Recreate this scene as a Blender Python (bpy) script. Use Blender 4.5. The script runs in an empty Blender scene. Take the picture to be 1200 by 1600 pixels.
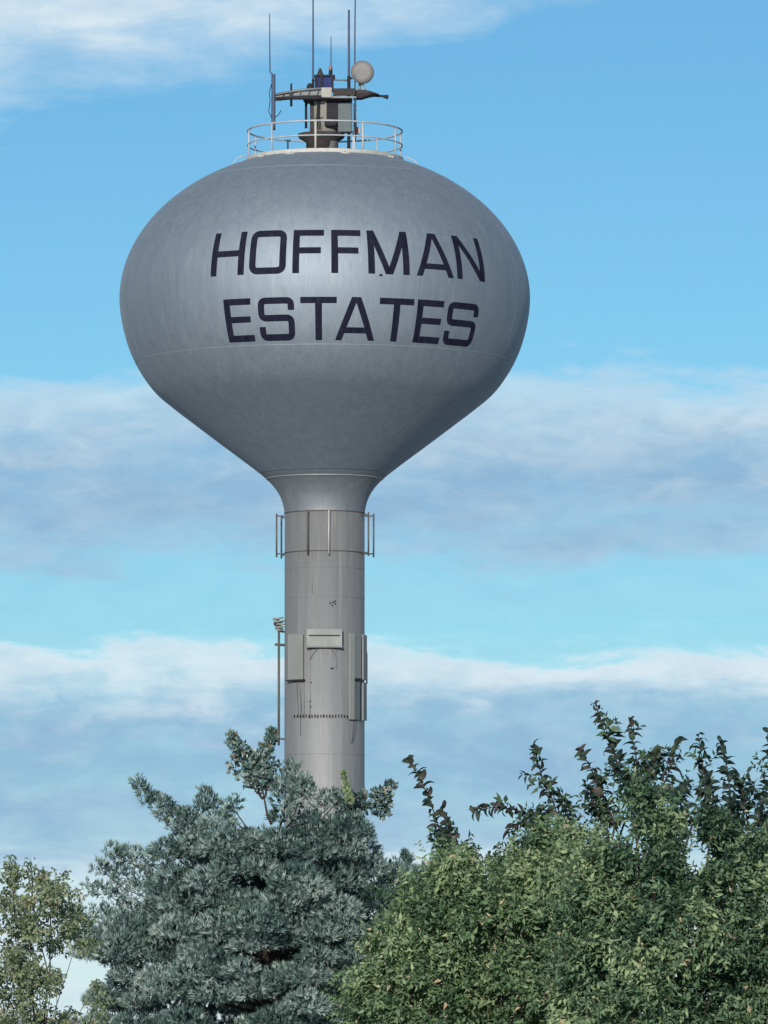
import bpy, math, random
import numpy as np
from mathutils import Vector, Matrix

R = math.radians
sc = bpy.context.scene
COL = sc.collection

# ------------------------------------------------------------------ camera
EYE = 1.7
FPX = 9880.0                      # focal length in photo pixels (photo 1200 x 1600)
PITCH = math.atan((1590 - 800) / FPX)
cam = bpy.data.cameras.new('camera')
cam.sensor_fit = 'VERTICAL'
cam.sensor_height = 36.0
cam.lens = FPX / 1600 * 36.0
cam.clip_start = 0.5
cam.clip_end = 20000
camo = bpy.data.objects.new('camera', cam)
COL.objects.link(camo)
camo.location = (0, 0, EYE)
camo.rotation_euler = (R(90) + PITCH, 0, 0)
sc.camera = camo

# ------------------------------------------------------------------ view
sc.view_settings.view_transform = 'Standard'
sc.view_settings.look = 'None'
sc.view_settings.exposure = 0.0
sc.view_settings.gamma = 1.0
sc.render.engine = 'CYCLES'
sc.cycles.max_bounces = 6

# ------------------------------------------------------------------ sun
SUN_EL, SUN_AZ = 17.0, 10.0        # azimuth: degrees to the left of straight behind the camera
sl = bpy.data.lights.new('sun', 'SUN')
sl.energy = 5.0
sl.angle = R(0.6)
sl.color = (1.0, 0.92, 0.81)
slo = bpy.data.objects.new('sun', sl)
COL.objects.link(slo)
to_sun = Vector((-math.sin(R(SUN_AZ)) * math.cos(R(SUN_EL)), -math.cos(R(SUN_AZ)) * math.cos(R(SUN_EL)), math.sin(R(SUN_EL))))
slo.rotation_euler = to_sun.to_track_quat('Z', 'Y').to_euler()
slo.location = (0, -20, 60)

# ------------------------------------------------------------------ sky
SKY = 0.10
world = bpy.data.worlds.new('World')
sc.world = world
world.use_nodes = True
nt = world.node_tree
nt.nodes.clear()
def N(tree, t, **kw):
    n = tree.nodes.new(t)
    for k, v in kw.items():
        setattr(n, k, v)
    return n
def math_node(tree, op, a, b=None, c=None, clamp=False):
    n = tree.nodes.new('ShaderNodeMath'); n.operation = op; n.use_clamp = clamp
    for i, v in enumerate((a, b, c)):
        if v is None: continue
        if isinstance(v, (int, float)): n.inputs[i].default_value = v
        else: tree.links.new(v, n.inputs[i])
    return n.outputs[0]
def ramp_node(tree, fac, stops, interp='LINEAR'):
    n = tree.nodes.new('ShaderNodeValToRGB'); n.color_ramp.interpolation = interp
    el = n.color_ramp.elements
    while len(el) > 1: el.remove(el[-1])
    for i, (p, c) in enumerate(stops):
        if isinstance(c, (int, float)): c = (c, c, c)
        e = el[0] if i == 0 else el.new(p)
        e.position = p; e.color = (c[0], c[1], c[2], 1)
    tree.links.new(fac, n.inputs[0])
    return n.outputs[0]
def mix_col(tree, fac, a, b, mode='MIX'):
    n = tree.nodes.new('ShaderNodeMix'); n.data_type = 'RGBA'; n.blend_type = mode
    for s, v in ((n.inputs[0], fac), (n.inputs[6], a), (n.inputs[7], b)):
        if isinstance(v, (int, float)): s.default_value = v
        elif isinstance(v, (tuple, list)): s.default_value = (*v, 1)
        else: tree.links.new(v, s)
    return n.outputs[2]
def noise_node(tree, vec, scale3, offset=(0, 0, 0), detail=6, rough=0.55, dist=0.0, scale=1.0):
    m = tree.nodes.new('ShaderNodeMapping')
    m.inputs['Scale'].default_value = scale3; m.inputs['Location'].default_value = offset
    tree.links.new(vec, m.inputs[0])
    n = tree.nodes.new('ShaderNodeTexNoise'); n.inputs['Scale'].default_value = scale
    n.inputs['Detail'].default_value = detail; n.inputs['Roughness'].default_value = rough
    n.inputs['Distortion'].default_value = dist
    tree.links.new(m.outputs[0], n.inputs['Vector'])
    return n.outputs['Fac']

sky = N(nt, 'ShaderNodeTexSky', sky_type='NISHITA', sun_disc=False)
sky.sun_elevation = R(SUN_EL)
sky.sun_rotation = R(180 + SUN_AZ)
sky.altitude = 1500
sky.air_density = 1.0
sky.dust_density = 0.0
sky.ozone_density = 3.0
tc = N(nt, 'ShaderNodeTexCoord')
dvec = tc.outputs['Generated']
sep = N(nt, 'ShaderNodeSeparateXYZ'); nt.links.new(dvec, sep.inputs[0])
n_big = noise_node(nt, dvec, (13, 13, 70), (3.1, 0, 1.7), detail=3)
n_mid = noise_node(nt, dvec, (42, 42, 150), (0.6, 2, 5.3), detail=9, rough=0.6, dist=0.3)
n_fine = noise_node(nt, dvec, (105, 105, 240), (7.7, 1, 2.2), detail=8, rough=0.6, dist=0.4)
w1 = math_node(nt, 'MULTIPLY_ADD', n_big, 0.014, -0.007)
w2 = math_node(nt, 'MULTIPLY_ADD', n_mid, 0.016, -0.008)
w3 = math_node(nt, 'MULTIPLY_ADD', n_fine, 0.006, -0.003)
v = math_node(nt, 'ADD', math_node(nt, 'ADD', sep.outputs[2], w1), math_node(nt, 'ADD', w2, w3))
p = math_node(nt, 'MULTIPLY', v, 5.0)
cover = ramp_node(nt, p, [(0, .9), (.10, .88), (.17, .85), (.25, .88), (.284, .90), (.292, .28), (.350, .30), (.372, .78), (.42, .95), (.475, .92), (.50, .68), (.518, .02), (.70, .0), (1.0, .0)])
bank = math_node(nt, 'MULTIPLY_ADD', sep.outputs[0], -0.20, v)
bank = math_node(nt, 'MULTIPLY', math_node(nt, 'SUBTRACT', bank, 0.1508), 65.0, clamp=True)
bank = math_node(nt, 'MULTIPLY', bank, math_node(nt, 'MULTIPLY_ADD', n_mid, 1.4, 0.18, clamp=True))
bank = math_node(nt, 'MULTIPLY', bank, ramp_node(nt, v, [(0, 1), (.17, 1), (.26, .30), (1, .25)]))
n_d = math_node(nt, 'MULTIPLY_ADD', n_mid, 1.1, -0.55)
dens = math_node(nt, 'MULTIPLY', cover, math_node(nt, 'ADD', n_d, 1.0), clamp=True)
dens = math_node(nt, 'MAXIMUM', dens, bank, clamp=True)
shade = ramp_node(nt, p, [(0, 1.0), (.115, .9), (.135, .25), (.20, .0), (.24, .12), (.268, .85), (.288, 1.0), (.298, .22), (.37, .20), (.42, .06), (.46, .36), (.50, .75), (.54, .85), (.68, .95), (1, .95)])
shade = math_node(nt, 'ADD', shade, math_node(nt, 'MULTIPLY_ADD', n_fine, 0.8, -0.40), clamp=True)
ccol = mix_col(nt, shade, (2.8, 4.75, 6.7), (6.9, 8.1, 8.9))
clear = mix_col(nt, 1.0, sky.outputs[0], (0.57, 0.90, 0.965), 'MULTIPLY')
final = mix_col(nt, dens, clear, ccol)
bg = N(nt, 'ShaderNodeBackground'); bg.inputs[1].default_value = SKY
nt.links.new(final, bg.inputs[0])
wo = N(nt, 'ShaderNodeOutputWorld'); nt.links.new(bg.outputs[0], wo.inputs[0])

# ------------------------------------------------------------------ helpers
def tag(o, label=None, cat=None, group=None, kind=None):
    if label: o['label'] = label
    if cat: o['category'] = cat
    if group: o['group'] = group
    if kind: o['kind'] = kind
    return o
def empty(name, loc, rz=0):
    o = bpy.data.objects.new(name, None); COL.objects.link(o)
    o.location = loc; o.rotation_euler = (0, 0, rz); o.empty_display_size = 0.2
    return o
class MB:
    def __init__(s): s.v = []; s.f = []; s.sm = []
    def add(s, vs, fs, smooth=False):
        b = len(s.v); s.v += [tuple(x) for x in vs]
        s.f += [tuple(b + i for i in f) for f in fs]; s.sm += [smooth] * len(fs)
        return s
    def box(s, c, size, rz=0.0, bev=0.0, M=None):
        hx, hy, hz = (q / 2 for q in size)
        if bev <= 0:
            vs = [(x, y, z) for x in (-hx, hx) for y in (-hy, hy) for z in (-hz, hz)]
            fs = [(0, 1, 3, 2), (4, 6, 7, 5), (0, 4, 5, 1), (2, 3, 7, 6), (0, 2, 6, 4), (1, 5, 7, 3)]
        else:
            b = min(bev, hx * .9, hy * .9)
            ring = [(-hx + b, -hy), (hx - b, -hy), (hx, -hy + b), (hx, hy - b), (hx - b, hy), (-hx + b, hy), (-hx, hy - b), (-hx, -hy + b)]
            zb = min(b, hz * .9)
            vs, fs = [], []
            for (zz, k) in ((-hz, 1), (-hz + zb, 0), (hz - zb, 0), (hz, 1)):
                for (x, y) in ring:
                    q = b * .8 * k
                    vs.append((x - math.copysign(min(q, abs(x)), x), y - math.copysign(min(q, abs(y)), y), zz))
            for l in range(3):
                for i in range(8):
                    j = (i + 1) % 8
                    fs.append((l * 8 + i, l * 8 + j, l * 8 + 8 + j, l * 8 + 8 + i))
            fs.append(tuple(range(7, -1, -1))); fs.append(tuple(range(24, 32)))
        mt = M if M is not None else Matrix.Rotation(rz, 4, 'Z')
        c = Vector(c)
        return s.add([(mt @ Vector(q)) + c for q in vs], fs)
    def tube(s, pts, rad, n=8, cap=True, smooth=True):
        pts = [Vector(p) for p in pts]
        rs = rad if isinstance(rad, (list, tuple)) else [rad] * len(pts)
        vs, fs = [], []
        up = None
        for i, p in enumerate(pts):
            t = (pts[min(i + 1, len(pts) - 1)] - pts[max(i - 1, 0)])
            t = t.normalized() if t.length > 1e-9 else Vector((0, 0, 1))
            if up is None:
                a = Vector((0, 0, 1)) if abs(t.z) < .9 else Vector((1, 0, 0))
                up = t.cross(a).normalized()
            up = (up - t * up.dot(t)).normalized()
            w = t.cross(up)
            for k in range(n):
                an = 2 * math.pi * k / n
                vs.append(p + (up * math.cos(an) + w * math.sin(an)) * rs[i])
        for i in range(len(pts) - 1):
            for k in range(n):
                j = (k + 1) % n
                fs.append((i * n + k, i * n + j, (i + 1) * n + j, (i + 1) * n + k))
        s.add(vs, fs, smooth)
        if cap:
            b = len(s.v) - len(vs)
            s.f += [tuple(b + k for k in range(n - 1, -1, -1)), tuple(b + (len(pts) - 1) * n + k for k in range(n))]
            s.sm += [False, False]
        return s
    def ring(s, rad, z, r, n=72, m=8):
        vs, fs = [], []
        for i in range(n):
            a = 2 * math.pi * i / n
            for k in range(m):
                b = 2 * math.pi * k / m
                q = rad + r * math.cos(b)
                vs.append((q * math.sin(a), -q * math.cos(a), z + r * math.sin(b)))
        for i in range(n):
            for k in range(m):
                i2, k2 = (i + 1) % n, (k + 1) % m
                fs.append((i * m + k, i2 * m + k, i2 * m + k2, i * m + k2))
        return s.add(vs, fs, True)
    def lathe(s, prof, n=96, smooth=True, close=True, c=(0, 0, 0)):
        vs, fs = [], []
        for (r, z) in prof:
            for i in range(n):
                a = 2 * math.pi * i / n
                vs.append((c[0] + r * math.sin(a), c[1] - r * math.cos(a), c[2] + z))
        L = len(prof)
        for l in range(L - 1):
            for i in range(n):
                j = (i + 1) % n
                fs.append((l * n + i, l * n + j, (l + 1) * n + j, (l + 1) * n + i))
        s.add(vs, fs, smooth)
        if close:
            b = len(s.v) - len(vs)
            s.f += [tuple(b + k for k in range(n - 1, -1, -1)), tuple(b + (L - 1) * n + k for k in range(n))]
            s.sm += [False, False]
        return s
    def build(s, name, mat, parent=None):
        me = bpy.data.meshes.new(name)
        me.from_pydata(s.v, [], s.f); me.update()
        me.polygons.foreach_set('use_smooth', s.sm)
        me.materials.append(mat)
        o = bpy.data.objects.new(name, me); COL.objects.link(o)
        if parent: o.parent = parent
        return o

# ------------------------------------------------------------------ materials
MATS = {}
def principled(name, col, rough=0.5, metal=0.0, spec=0.5):
    m = bpy.data.materials.new(name); m.use_nodes = True
    b = m.node_tree.nodes['Principled BSDF']
    b.inputs['Base Color'].default_value = (*col, 1)
    b.inputs['Roughness'].default_value = rough
    b.inputs['Metallic'].default_value = metal
    b.inputs['Specular IOR Level'].default_value = spec
    MATS[name] = m
    return m, m.node_tree, b
def varied(name, c1, c2, rough=0.5, metal=0.0, scale=(4, 4, 4), rvar=0.1, spec=0.5, bump=0.0):
    m, t, b = principled(name, c1, rough, metal, spec)
    co = t.nodes.new('ShaderNodeTexCoord').outputs['Object']
    n = noise_node(t, co, scale, detail=6, rough=.6)
    f = ramp_node(t, n, [(.3, 0), (.7, 1)])
    t.links.new(mix_col(t, f, c1, c2), b.inputs['Base Color'])
    t.links.new(math_node(t, 'MULTIPLY_ADD', n, rvar * 2, rough - rvar), b.inputs['Roughness'])
    if bump:
        bp = t.nodes.new('ShaderNodeBump'); bp.inputs['Strength'].default_value = bump
        t.links.new(n, bp.inputs['Height']); t.links.new(bp.outputs[0], b.inputs['Normal'])
    return m

# weathered aluminium paint of the tank and the shaft
def silver_paint(name, base, dark, light, rough, metal):
    m, t, b = principled(name, base, rough, metal)
    co = t.nodes.new('ShaderNodeTexCoord').outputs['Object']
    streak = noise_node(t, co, (3.0, 3.0, .16), detail=7, rough=.65)
    fine = noise_node(t, co, (9, 9, .7), (3, 1, 2), detail=6, rough=.6)
    blot = noise_node(t, co, (1.1, 1.1, 1.1), (5, 0, 0), detail=8, rough=.7)
    speck = noise_node(t, co, (14, 14, 14), detail=3, rough=.6)
    c = mix_col(t, ramp_node(t, streak, [(.36, 0), (.66, 1)]), dark, light)
    c = mix_col(t, math_node(t, 'MULTIPLY', ramp_node(t, blot, [(.30, 0), (.75, 1)]), .35), c, base)
    c = mix_col(t, math_node(t, 'MULTIPLY', ramp_node(t, fine, [(.58, 0), (.74, 1)]), .25), c, (.42, .45, .49))
    c = mix_col(t, math_node(t, 'MULTIPLY', ramp_node(t, fine, [(.28, 1), (.44, 0)]), .28), c, (.13, .135, .15))
    c = mix_col(t, math_node(t, 'MULTIPLY', ramp_node(t, speck, [(.3, 1), (.45, 0)]), .12), c, (.15, .16, .18))
    runs = noise_node(t, co, (4.2, 4.2, .07), (1, 7, 2), detail=8, rough=.7)
    c = mix_col(t, math_node(t, 'MULTIPLY', ramp_node(t, runs, [(.55, 0), (.68, 1)]), .20), c, (.44, .47, .50))
    c = mix_col(t, math_node(t, 'MULTIPLY', ramp_node(t, runs, [(.32, 1), (.45, 0)]), .20), c, (.16, .18, .21))
    t.links.new(c, b.inputs['Base Color'])
    rr = math_node(t, 'MULTIPLY_ADD', streak, .08, rough - .04)
    rr = math_node(t, 'ADD', rr, math_node(t, 'MULTIPLY_ADD', blot, .03, -.015))
    t.links.new(rr, b.inputs['Roughness'])
    bp = t.nodes.new('ShaderNodeBump'); bp.inputs['Strength'].default_value = .05; bp.inputs['Distance'].default_value = .05
    t.links.new(blot, bp.inputs['Height']); t.links.new(bp.outputs[0], b.inputs['Normal'])
    return m
M_TANK = silver_paint('silver_tank_paint', (.262, .315, .372), (.240, .290, .346), (.284, .334, .386), .70, .84)
M_SHAFT = silver_paint('silver_shaft_paint', (.205, .214, .224), (.190, .199, .210), (.22, .227, .234), .66, .45)
M_NECK = silver_paint('silver_neck_paint', (.215, .24, .27), (.20, .225, .255), (.23, .253, .28), .66, .65)
M_SEAM = varied('weld_bead_paint', (.36, .39, .42), (.30, .33, .37), .5, .4)
M_LETTER = varied('navy_lettering_paint', (.003, .004, .014), (.012, .014, .030), .8, 0, (6, 6, 1.6), spec=.15)
M_WHITE = varied('white_railing_paint', (.44, .43, .40), (.30, .30, .28), .6, 0, (5, 5, 5))
M_RAILG = varied('grey_railing_paint', (.40, .42, .45), (.26, .28, .31), .6, 0, (3, 3, 3))
M_PANEL = varied('pale_panel_paint', (.215, .232, .226), (.175, .19, .187), .65, .1, (2, 2, 1))
M_PANEL_G = varied('grey_panel_paint', (.17, .19, .20), (.14, .155, .165), .65, .1, (2, 2, 1))
M_DARK = varied('dark_steel', (.012, .013, .020), (.030, .030, .035), .8, 0, spec=.2)
M_BROWN = varied('rusty_brown_steel', (.058, .050, .048), (.030, .027, .030), .85, 0, (6, 6, 6), spec=.2)
M_BEIGE = varied('beige_hub_paint', (.30, .295, .27), (.22, .217, .205), .6, 0, (3, 3, 1))
M_BLUE = varied('dark_blue_cabinet_paint', (.012, .020, .085), (.022, .035, .13), .75, 0, (3, 3, 3), spec=.2)
M_GREYBOX = varied('grey_cabinet_paint', (.10, .13, .14), (.075, .10, .11), .7, 0, spec=.3)
M_DISH = varied('grey_dish_cover', (.155, .15, .155), (.13, .127, .13), .6, 0, (3, 3, 3))
M_WHIP = varied('blue_grey_fibreglass', (.05, .085, .16), (.035, .055, .10), .7, 0)
M_RED = varied('faded_pink_box_paint', (.40, .28, .25), (.32, .22, .20), .6, 0)
M_LAMP = varied('beacon_glass', (.30, .12, .08), (.20, .08, .06), .2, 0)
M_BARK = varied('bark', (.055, .042, .035), (.03, .025, .022), .9, 0, (20, 20, 5), spec=.2, bump=.4)
M_TWIG = varied('purple_brown_twig', (.045, .03, .035), (.03, .022, .025), .8, 0, (20, 20, 5), spec=.2)
M_STEEL = varied('galvanised_steel', (.10, .10, .098), (.06, .06, .058), .7, .2)
M_GRASSG = varied('dry_grass_and_gravel', (.24, .265, .27), (.31, .325, .32), .95, 0, (.05, .05, .05), spec=.1)

def leaf_mat(name, stops, rough=.6, trans=.25, spec=.3):
    m, t, b = principled(name, (.1, .1, .1), rough, 0, spec)
    at = t.nodes.new('ShaderNodeAttribute'); at.attribute_name = 'tone'
    c = ramp_node(t, at.outputs['Fac'], stops)
    t.links.new(c, b.inputs['Base Color'])
    tr = t.nodes.new('ShaderNodeBsdfTranslucent'); t.links.new(c, tr.inputs[0])
    mx = t.nodes.new('ShaderNodeMixShader'); mx.inputs[0].default_value = trans
    t.links.new(b.outputs[0], mx.inputs[1]); t.links.new(tr.outputs[0], mx.inputs[2])
    out = t.nodes['Material Output']; t.links.new(mx.outputs[0], out.inputs[0])
    return m
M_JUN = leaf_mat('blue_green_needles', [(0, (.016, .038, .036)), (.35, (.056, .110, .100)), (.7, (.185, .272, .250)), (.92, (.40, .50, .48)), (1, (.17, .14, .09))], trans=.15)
M_ARB = leaf_mat('cedar_green_sprays', [(0, (.035, .078, .042)), (.35, (.112, .196, .098)), (.7, (.215, .315, .170)), (.93, (.35, .435, .25)), (1, (.50, .40, .26))], trans=.35)
M_ARB2 = leaf_mat('deep_cedar_green_sprays', [(0, (.022, .058, .038)), (.35, (.088, .165, .092)), (.7, (.185, .285, .158)), (.93, (.32, .41, .23)), (1, (.46, .38, .25))], trans=.35)
M_OLIVE = leaf_mat('olive_leaves', [(0, (.08, .12, .07)), (.4, (.20, .26, .15)), (.75, (.34, .39, .25)), (1, (.30, .23, .14))], trans=.45)
M_SHOOT = leaf_mat('dark_shoot_leaf', [(0, (.016, .034, .026)), (1, (.055, .080, .05))], trans=.18)
M_SHOOT_P = leaf_mat('purple_shoot_leaf', [(0, (.026, .026, .030)), (1, (.055, .050, .042))], trans=.15)
M_DEC = leaf_mat('mid_green_leaf', [(0, (.025, .055, .034)), (.6, (.09, .15, .08)), (1, (.18, .24, .13))], trans=.25)
M_PALE = leaf_mat('pale_green_tip', [(0, (.20, .28, .14)), (1, (.30, .38, .22))], trans=.25)

# ------------------------------------------------------------------ ground
g = MB()
GN = 64
g.add([(0, 0, 0)] + [(6000 * math.cos(2 * math.pi * i / GN), 6000 * math.sin(2 * math.pi * i / GN), 0) for i in range(GN)],
      [(0, 1 + i, 1 + (i + 1) % GN) for i in range(GN)])
tag(g.build('ground', M_GRASSG), kind='structure')

# ================================================================== WATER TOWER
TX, TY = -2.448, 260.0
S = 37.8                                      # photo pixels per metre at the tower
tower = empty('water_tower', (TX, TY, 0))
tag(tower, 'silver water tower with round tank reading HOFFMAN ESTATES on one thick shaft', 'water tower')

ZC, RA, RB = 31.3, 8.49, 6.2
LOW = [(8.49, 31.3), (8.45, 30.75), (8.30, 29.95), (8.02, 29.07), (7.58, 28.22), (7.0, 27.44), (6.284, 26.82), (5.28, 26.05), (4.37, 25.36), (3.285, 24.55), (2.62, 24.04)]
def catmull(pts, k=8):
    out = []
    P = [pts[0]] + list(pts) + [pts[-1]]
    for i in range(1, len(P) - 2):
        for j in range(k):
            t = j / k
            out.append(tuple(.5 * ((2 * P[i][c]) + (-P[i - 1][c] + P[i + 1][c]) * t + (2 * P[i - 1][c] - 5 * P[i][c] + 4 * P[i + 1][c] - P[i + 2][c]) * t * t + (-P[i - 1][c] + 3 * P[i][c] - 3 * P[i + 1][c] + P[i + 2][c]) * t ** 3) for c in (0, 1)))
    out.append(pts[-1])
    return out
low = catmull(LOW, 6)
top = [(RA * math.cos(t), ZC + RB * math.sin(t)) for t in np.linspace(0, math.pi / 2 - .004, 60)][1:]
prof = low[::-1] + top
PR = np.array(prof)
def tank_r(z): return float(np.interp(z, PR[:, 1], PR[:, 0]))

# tank shell
tank = MB().lathe(prof, 160).build('tank', M_TANK, tower)
# flared neck under the tank, its seam ring, and the shaft
NECK = [(1.652, 22.40), (1.68, 22.62), (1.76, 22.93), (1.875, 23.2), (2.05, 23.47), (2.25, 23.705), (2.43, 23.87), (2.56, 23.985), (2.62, 24.045)]
neck = MB().lathe(catmull(NECK, 5), 128).build('neck', M_NECK, tower)
MB().ring(2.40, 23.845, .020, 128).build('highlight_seam', M_SEAM, neck)  # seam ring; the bright highlight line is put into its paler colour
shaft = MB().lathe([(4.6, 0), (4.55, .15), (3.7, 1.3), (2.7, 3.0), (2.1, 4.6), (1.78, 6.0), (1.65, 7.5), (1.65, 22.41)], 128).build('shaft', M_SHAFT, tower)
# weld seams of the tank: rings and meridians
for z, rr in ((28.62, .009), (36.22, .006)):
    MB().ring(tank_r(z) + .002, z, rr, 160, 6).build('weld_seam', M_SEAM, tank)
for k in range(12):
    a = 2 * math.pi * (k + .28) / 12
    for za, zb in ((28.66, 36.2), (24.2, 28.6)):
        aa = a + (0 if za > 28 else .13)
        pts = [((tank_r(z) + .0) * math.sin(aa), -(tank_r(z) + .0) * math.cos(aa), z) for z in np.linspace(za, zb, 22)]
        MB().tube(pts, .005, 5).build('plate_seam', M_TANK, tank)
for z in (9.6, 12.45, 18.9, 20.1):
    MB().ring(1.651, z, .008, 96, 6).build('shaft_seam', M_SHAFT, shaft)

# ---- lettering (painted plates following the shell)
def ribbon_letter(name, az0, az1, z0, z1, strokes):
    """strokes: list of (points in metres [u right, v up], half width, closed) on a cell W x Hc"""
    mb = MB()
    zm = (z0 + z1) / 2
    rm = tank_r(zm)
    H = z1 - z0
    for si, (pts, hw, closed) in enumerate(strokes):
        P = [Vector((p[0], p[1], 0)) for p in pts]
        n = len(P)
        cut = closed == 'flat'
        closed = closed is True
        fine = []
        segs = n if closed else n - 1
        # offset directions by mitre
        offs = []
        for i in range(n):
            a = P[(i - 1) % n] if (closed or i > 0) else None
            b = P[(i + 1) % n] if (closed or i < n - 1) else None
            d1 = (P[i] - a).normalized() if a is not None else None
            d2 = (b - P[i]).normalized() if b is not None else None
            if d1 is None: d1 = d2
            if d2 is None: d2 = d1
            n1 = Vector((-d1.y, d1.x, 0)); n2 = Vector((-d2.y, d2.x, 0))
            m = (n1 + n2).normalized()
            offs.append(Vector((-hw / max(.3, abs(d1.y)) * math.copysign(1, d1.y), 0, 0)) if cut else m * (hw / max(.35, m.dot(n1))))
        rows = []
        for i in range(segs):
            j = (i + 1) % n
            L = (P[j] - P[i]).length
            k = max(1, int(L / .16))
            for q in range(k):
                t = q / k
                rows.append((P[i].lerp(P[j], t), offs[i].lerp(offs[j], t)))
        if not closed: rows.append((P[-1], offs[-1]))
        lift = .010 + .004 * si
        vs = []
        def put(u, vv, dr):
            z = z0 + vv
            az = R(az0) + u / W * R(az1 - az0)
            r = tank_r(z) + dr
            return (r * math.sin(az), -r * math.cos(az), z)
        W = R(az1 - az0) * rm
        for c, o in rows:
            for s_, dr in ((-1, -.02), (-1, lift), (0, lift), (1, lift), (1, -.02)):
                q = c + o * s_
                vs.append(put(q.x, q.y, dr))
        m_ = len(rows)
        fs = []
        for i in range(m_ if closed else m_ - 1):
            j = (i + 1) % m_
            for k in range(4):
                fs.append((i * 5 + k, i * 5 + k + 1, j * 5 + k + 1, j * 5 + k))
        if not closed:
            fs += [(0, 1, 2, 3, 4), tuple((m_ - 1) * 5 + k for k in (4, 3, 2, 1, 0))]
        mb.add(vs, fs, False)
    return mb.build(name, M_LETTER, tank)
def round_path(pts, rad, closed=False, k=5):
    out = []
    n = len(pts)
    for i in range(n):
        p = Vector(pts[i])
        if not closed and i in (0, n - 1): out.append(tuple(p)); continue
        a = Vector(pts[(i - 1) % n]); b = Vector(pts[(i + 1) % n])
        da = (a - p).normalized(); db = (b - p).normalized()
        r_ = min(rad, (a - p).length * .49, (b - p).length * .49)
        s, e = p + da * r_, p + db * r_
        for q in range(k + 1):
            t = q / k
            out.append(tuple((s * (1 - t) ** 2) + p * (2 * t * (1 - t)) + e * t * t))
    return out
SV, SH = .135, .125                           # half widths of upright and level strokes
def strokes_for(ch, W, H):
    l, r, b, t = SV, W - SV, SH, H - SH
    if ch == 'H': return [([(l, 0), (l, H)], SV, False), ([(r, 0), (r, H)], SV, False), ([(l, H * .5), (r, H * .5)], SH, False)]
    if ch == 'O': return [(round_path([(l, b), (r, b), (r, t), (l, t)], .24, True), SV, True)]
    if ch == 'F': return [([(l, 0), (l, H)], SV, False), ([(l, t), (W, t)], SH, False), ([(l, H * .52), (W * .90, H * .52)], SH, False)]
    if ch == 'E': return [([(l, 0), (l, H)], SV, False), ([(l, t), (W * .97, t)], SH, False), ([(l, H * .51), (W * .93, H * .51)], SH * .95, False), ([(l, b), (W, b)], SH, False)]
    if ch == 'T': return [([(0, t), (W, t)], SH, False), ([(W / 2, 0), (W / 2, t)], SV, False)]
    if ch == 'M': return [([(l, 0), (l, H)], SV, False), ([(r, 0), (r, H)], SV, False), ([(l * 1.15, H), (W * .49, 0)], SV * .90, 'flat'), ([(W - l * 1.15, H), (W * .51, 0)], SV * .90, 'flat')]
    if ch == 'N': return [([(l, 0), (l, H)], SV, False), ([(r, 0), (r, H)], SV, False), ([(l * 1.15, H), (W - l * 1.15, 0)], SV * .92, 'flat')]
    if ch == 'A': return [([(l * 1.0, 0), (W * .47, H)], SV * .92, 'flat'), ([(W - l * 1.0, 0), (W * .53, H)], SV * .92, 'flat'), ([(W * .22, H * .23), (W * .78, H * .23)], SH * .9, False)]
    if ch == 'S': return [(round_path([(r, H * .70), (r, t), (l, t), (l, H * .52), (r, H * .52), (r, b), (l, b), (l, H * .32)], .20), SV * .95, False)]
ROW1 = [('H', -32.2, -22.0), ('O', -20.5, -10.1), ('F', -8.3, .3), ('F', 2.3, 10.6), ('M', 12.4, 24.2), ('A', 26.3, 38.3), ('N', 39.6, 50.3)]
ROW2 = [('E', -28.5, -20.1), ('S', -18.3, -7.9), ('T', -6.2, 3.8), ('A', 3.5, 15.0), ('T', 15.8, 25.9), ('E', 27.0, 35.7), ('S', 37.0, 48.7)]
for row, z0, z1 in ((ROW1, 31.41, 33.20), (ROW2, 28.77, 30.46)):
    for ch, a0, a1 in row:
        W = R(a1 - a0) * tank_r((z0 + z1) / 2)
        o = ribbon_letter('letter', a0, a1, z0, z1, strokes_for(ch, W, z1 - z0))
        o['label'] = 'navy capital letter ' + ch
def on_tank(azd, z, lift=0.0):
    r_ = tank_r(z) + lift
    return Vector((r_ * math.sin(R(azd)), -r_ * math.cos(R(azd)), z))
MB().lathe([(.001, -.03), (.07, -.03), (.06, .04), (.001, .05)], 12, c=on_tank(15.85, 31.36)).build('vent_plug', M_DARK, tank)

# ---- railing on the dome
RR = 3.20
rail = MB().ring(RR, 38.32, .038, 96, 8).build('guard_rail', M_RAILG, tower)
MB().ring(RR, 37.72, .030, 96, 8).build('mid_rail', M_RAILG, rail)
MB().lathe([(RR + .02, 36.98), (RR + .05, 37.02), (RR + .05, 37.17), (RR - .03, 37.19), (RR - .14, 37.15), (RR - .14, 36.98)], 96, smooth=False, close=False).build('toe_board', M_WHITE, rail)
for k in range(10):
    a = R(-6.4 + 36 * k)
    x, y = RR * math.sin(a), -RR * math.cos(a)
    po = MB().tube([(x, y, 37.02), (x, y, 38.32)], .045 if k in (0, 1) else .038, 8).build('post', M_WHITE if k in (0, 1) else M_RAILG, rail)
for azd in (-24.2, 14.7, 52, 90, 128, 166, 204, 242, 280, 312):
    z = 36.97
    mb = MB()
    c = on_tank(azd, z - .02, .02)
    e = Vector((math.cos(R(azd)), math.sin(R(azd)), 0))
    d = Vector((math.sin(R(azd)), -math.cos(R(azd)), -.30)).normalized()
    mb.tube([c - e * .22, c + e * .22], .035, 6)
    mb.tube([c - d * .22, c + d * .10], .040, 6)
    mb.build('foot_clip', M_WHITE, tank)
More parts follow.
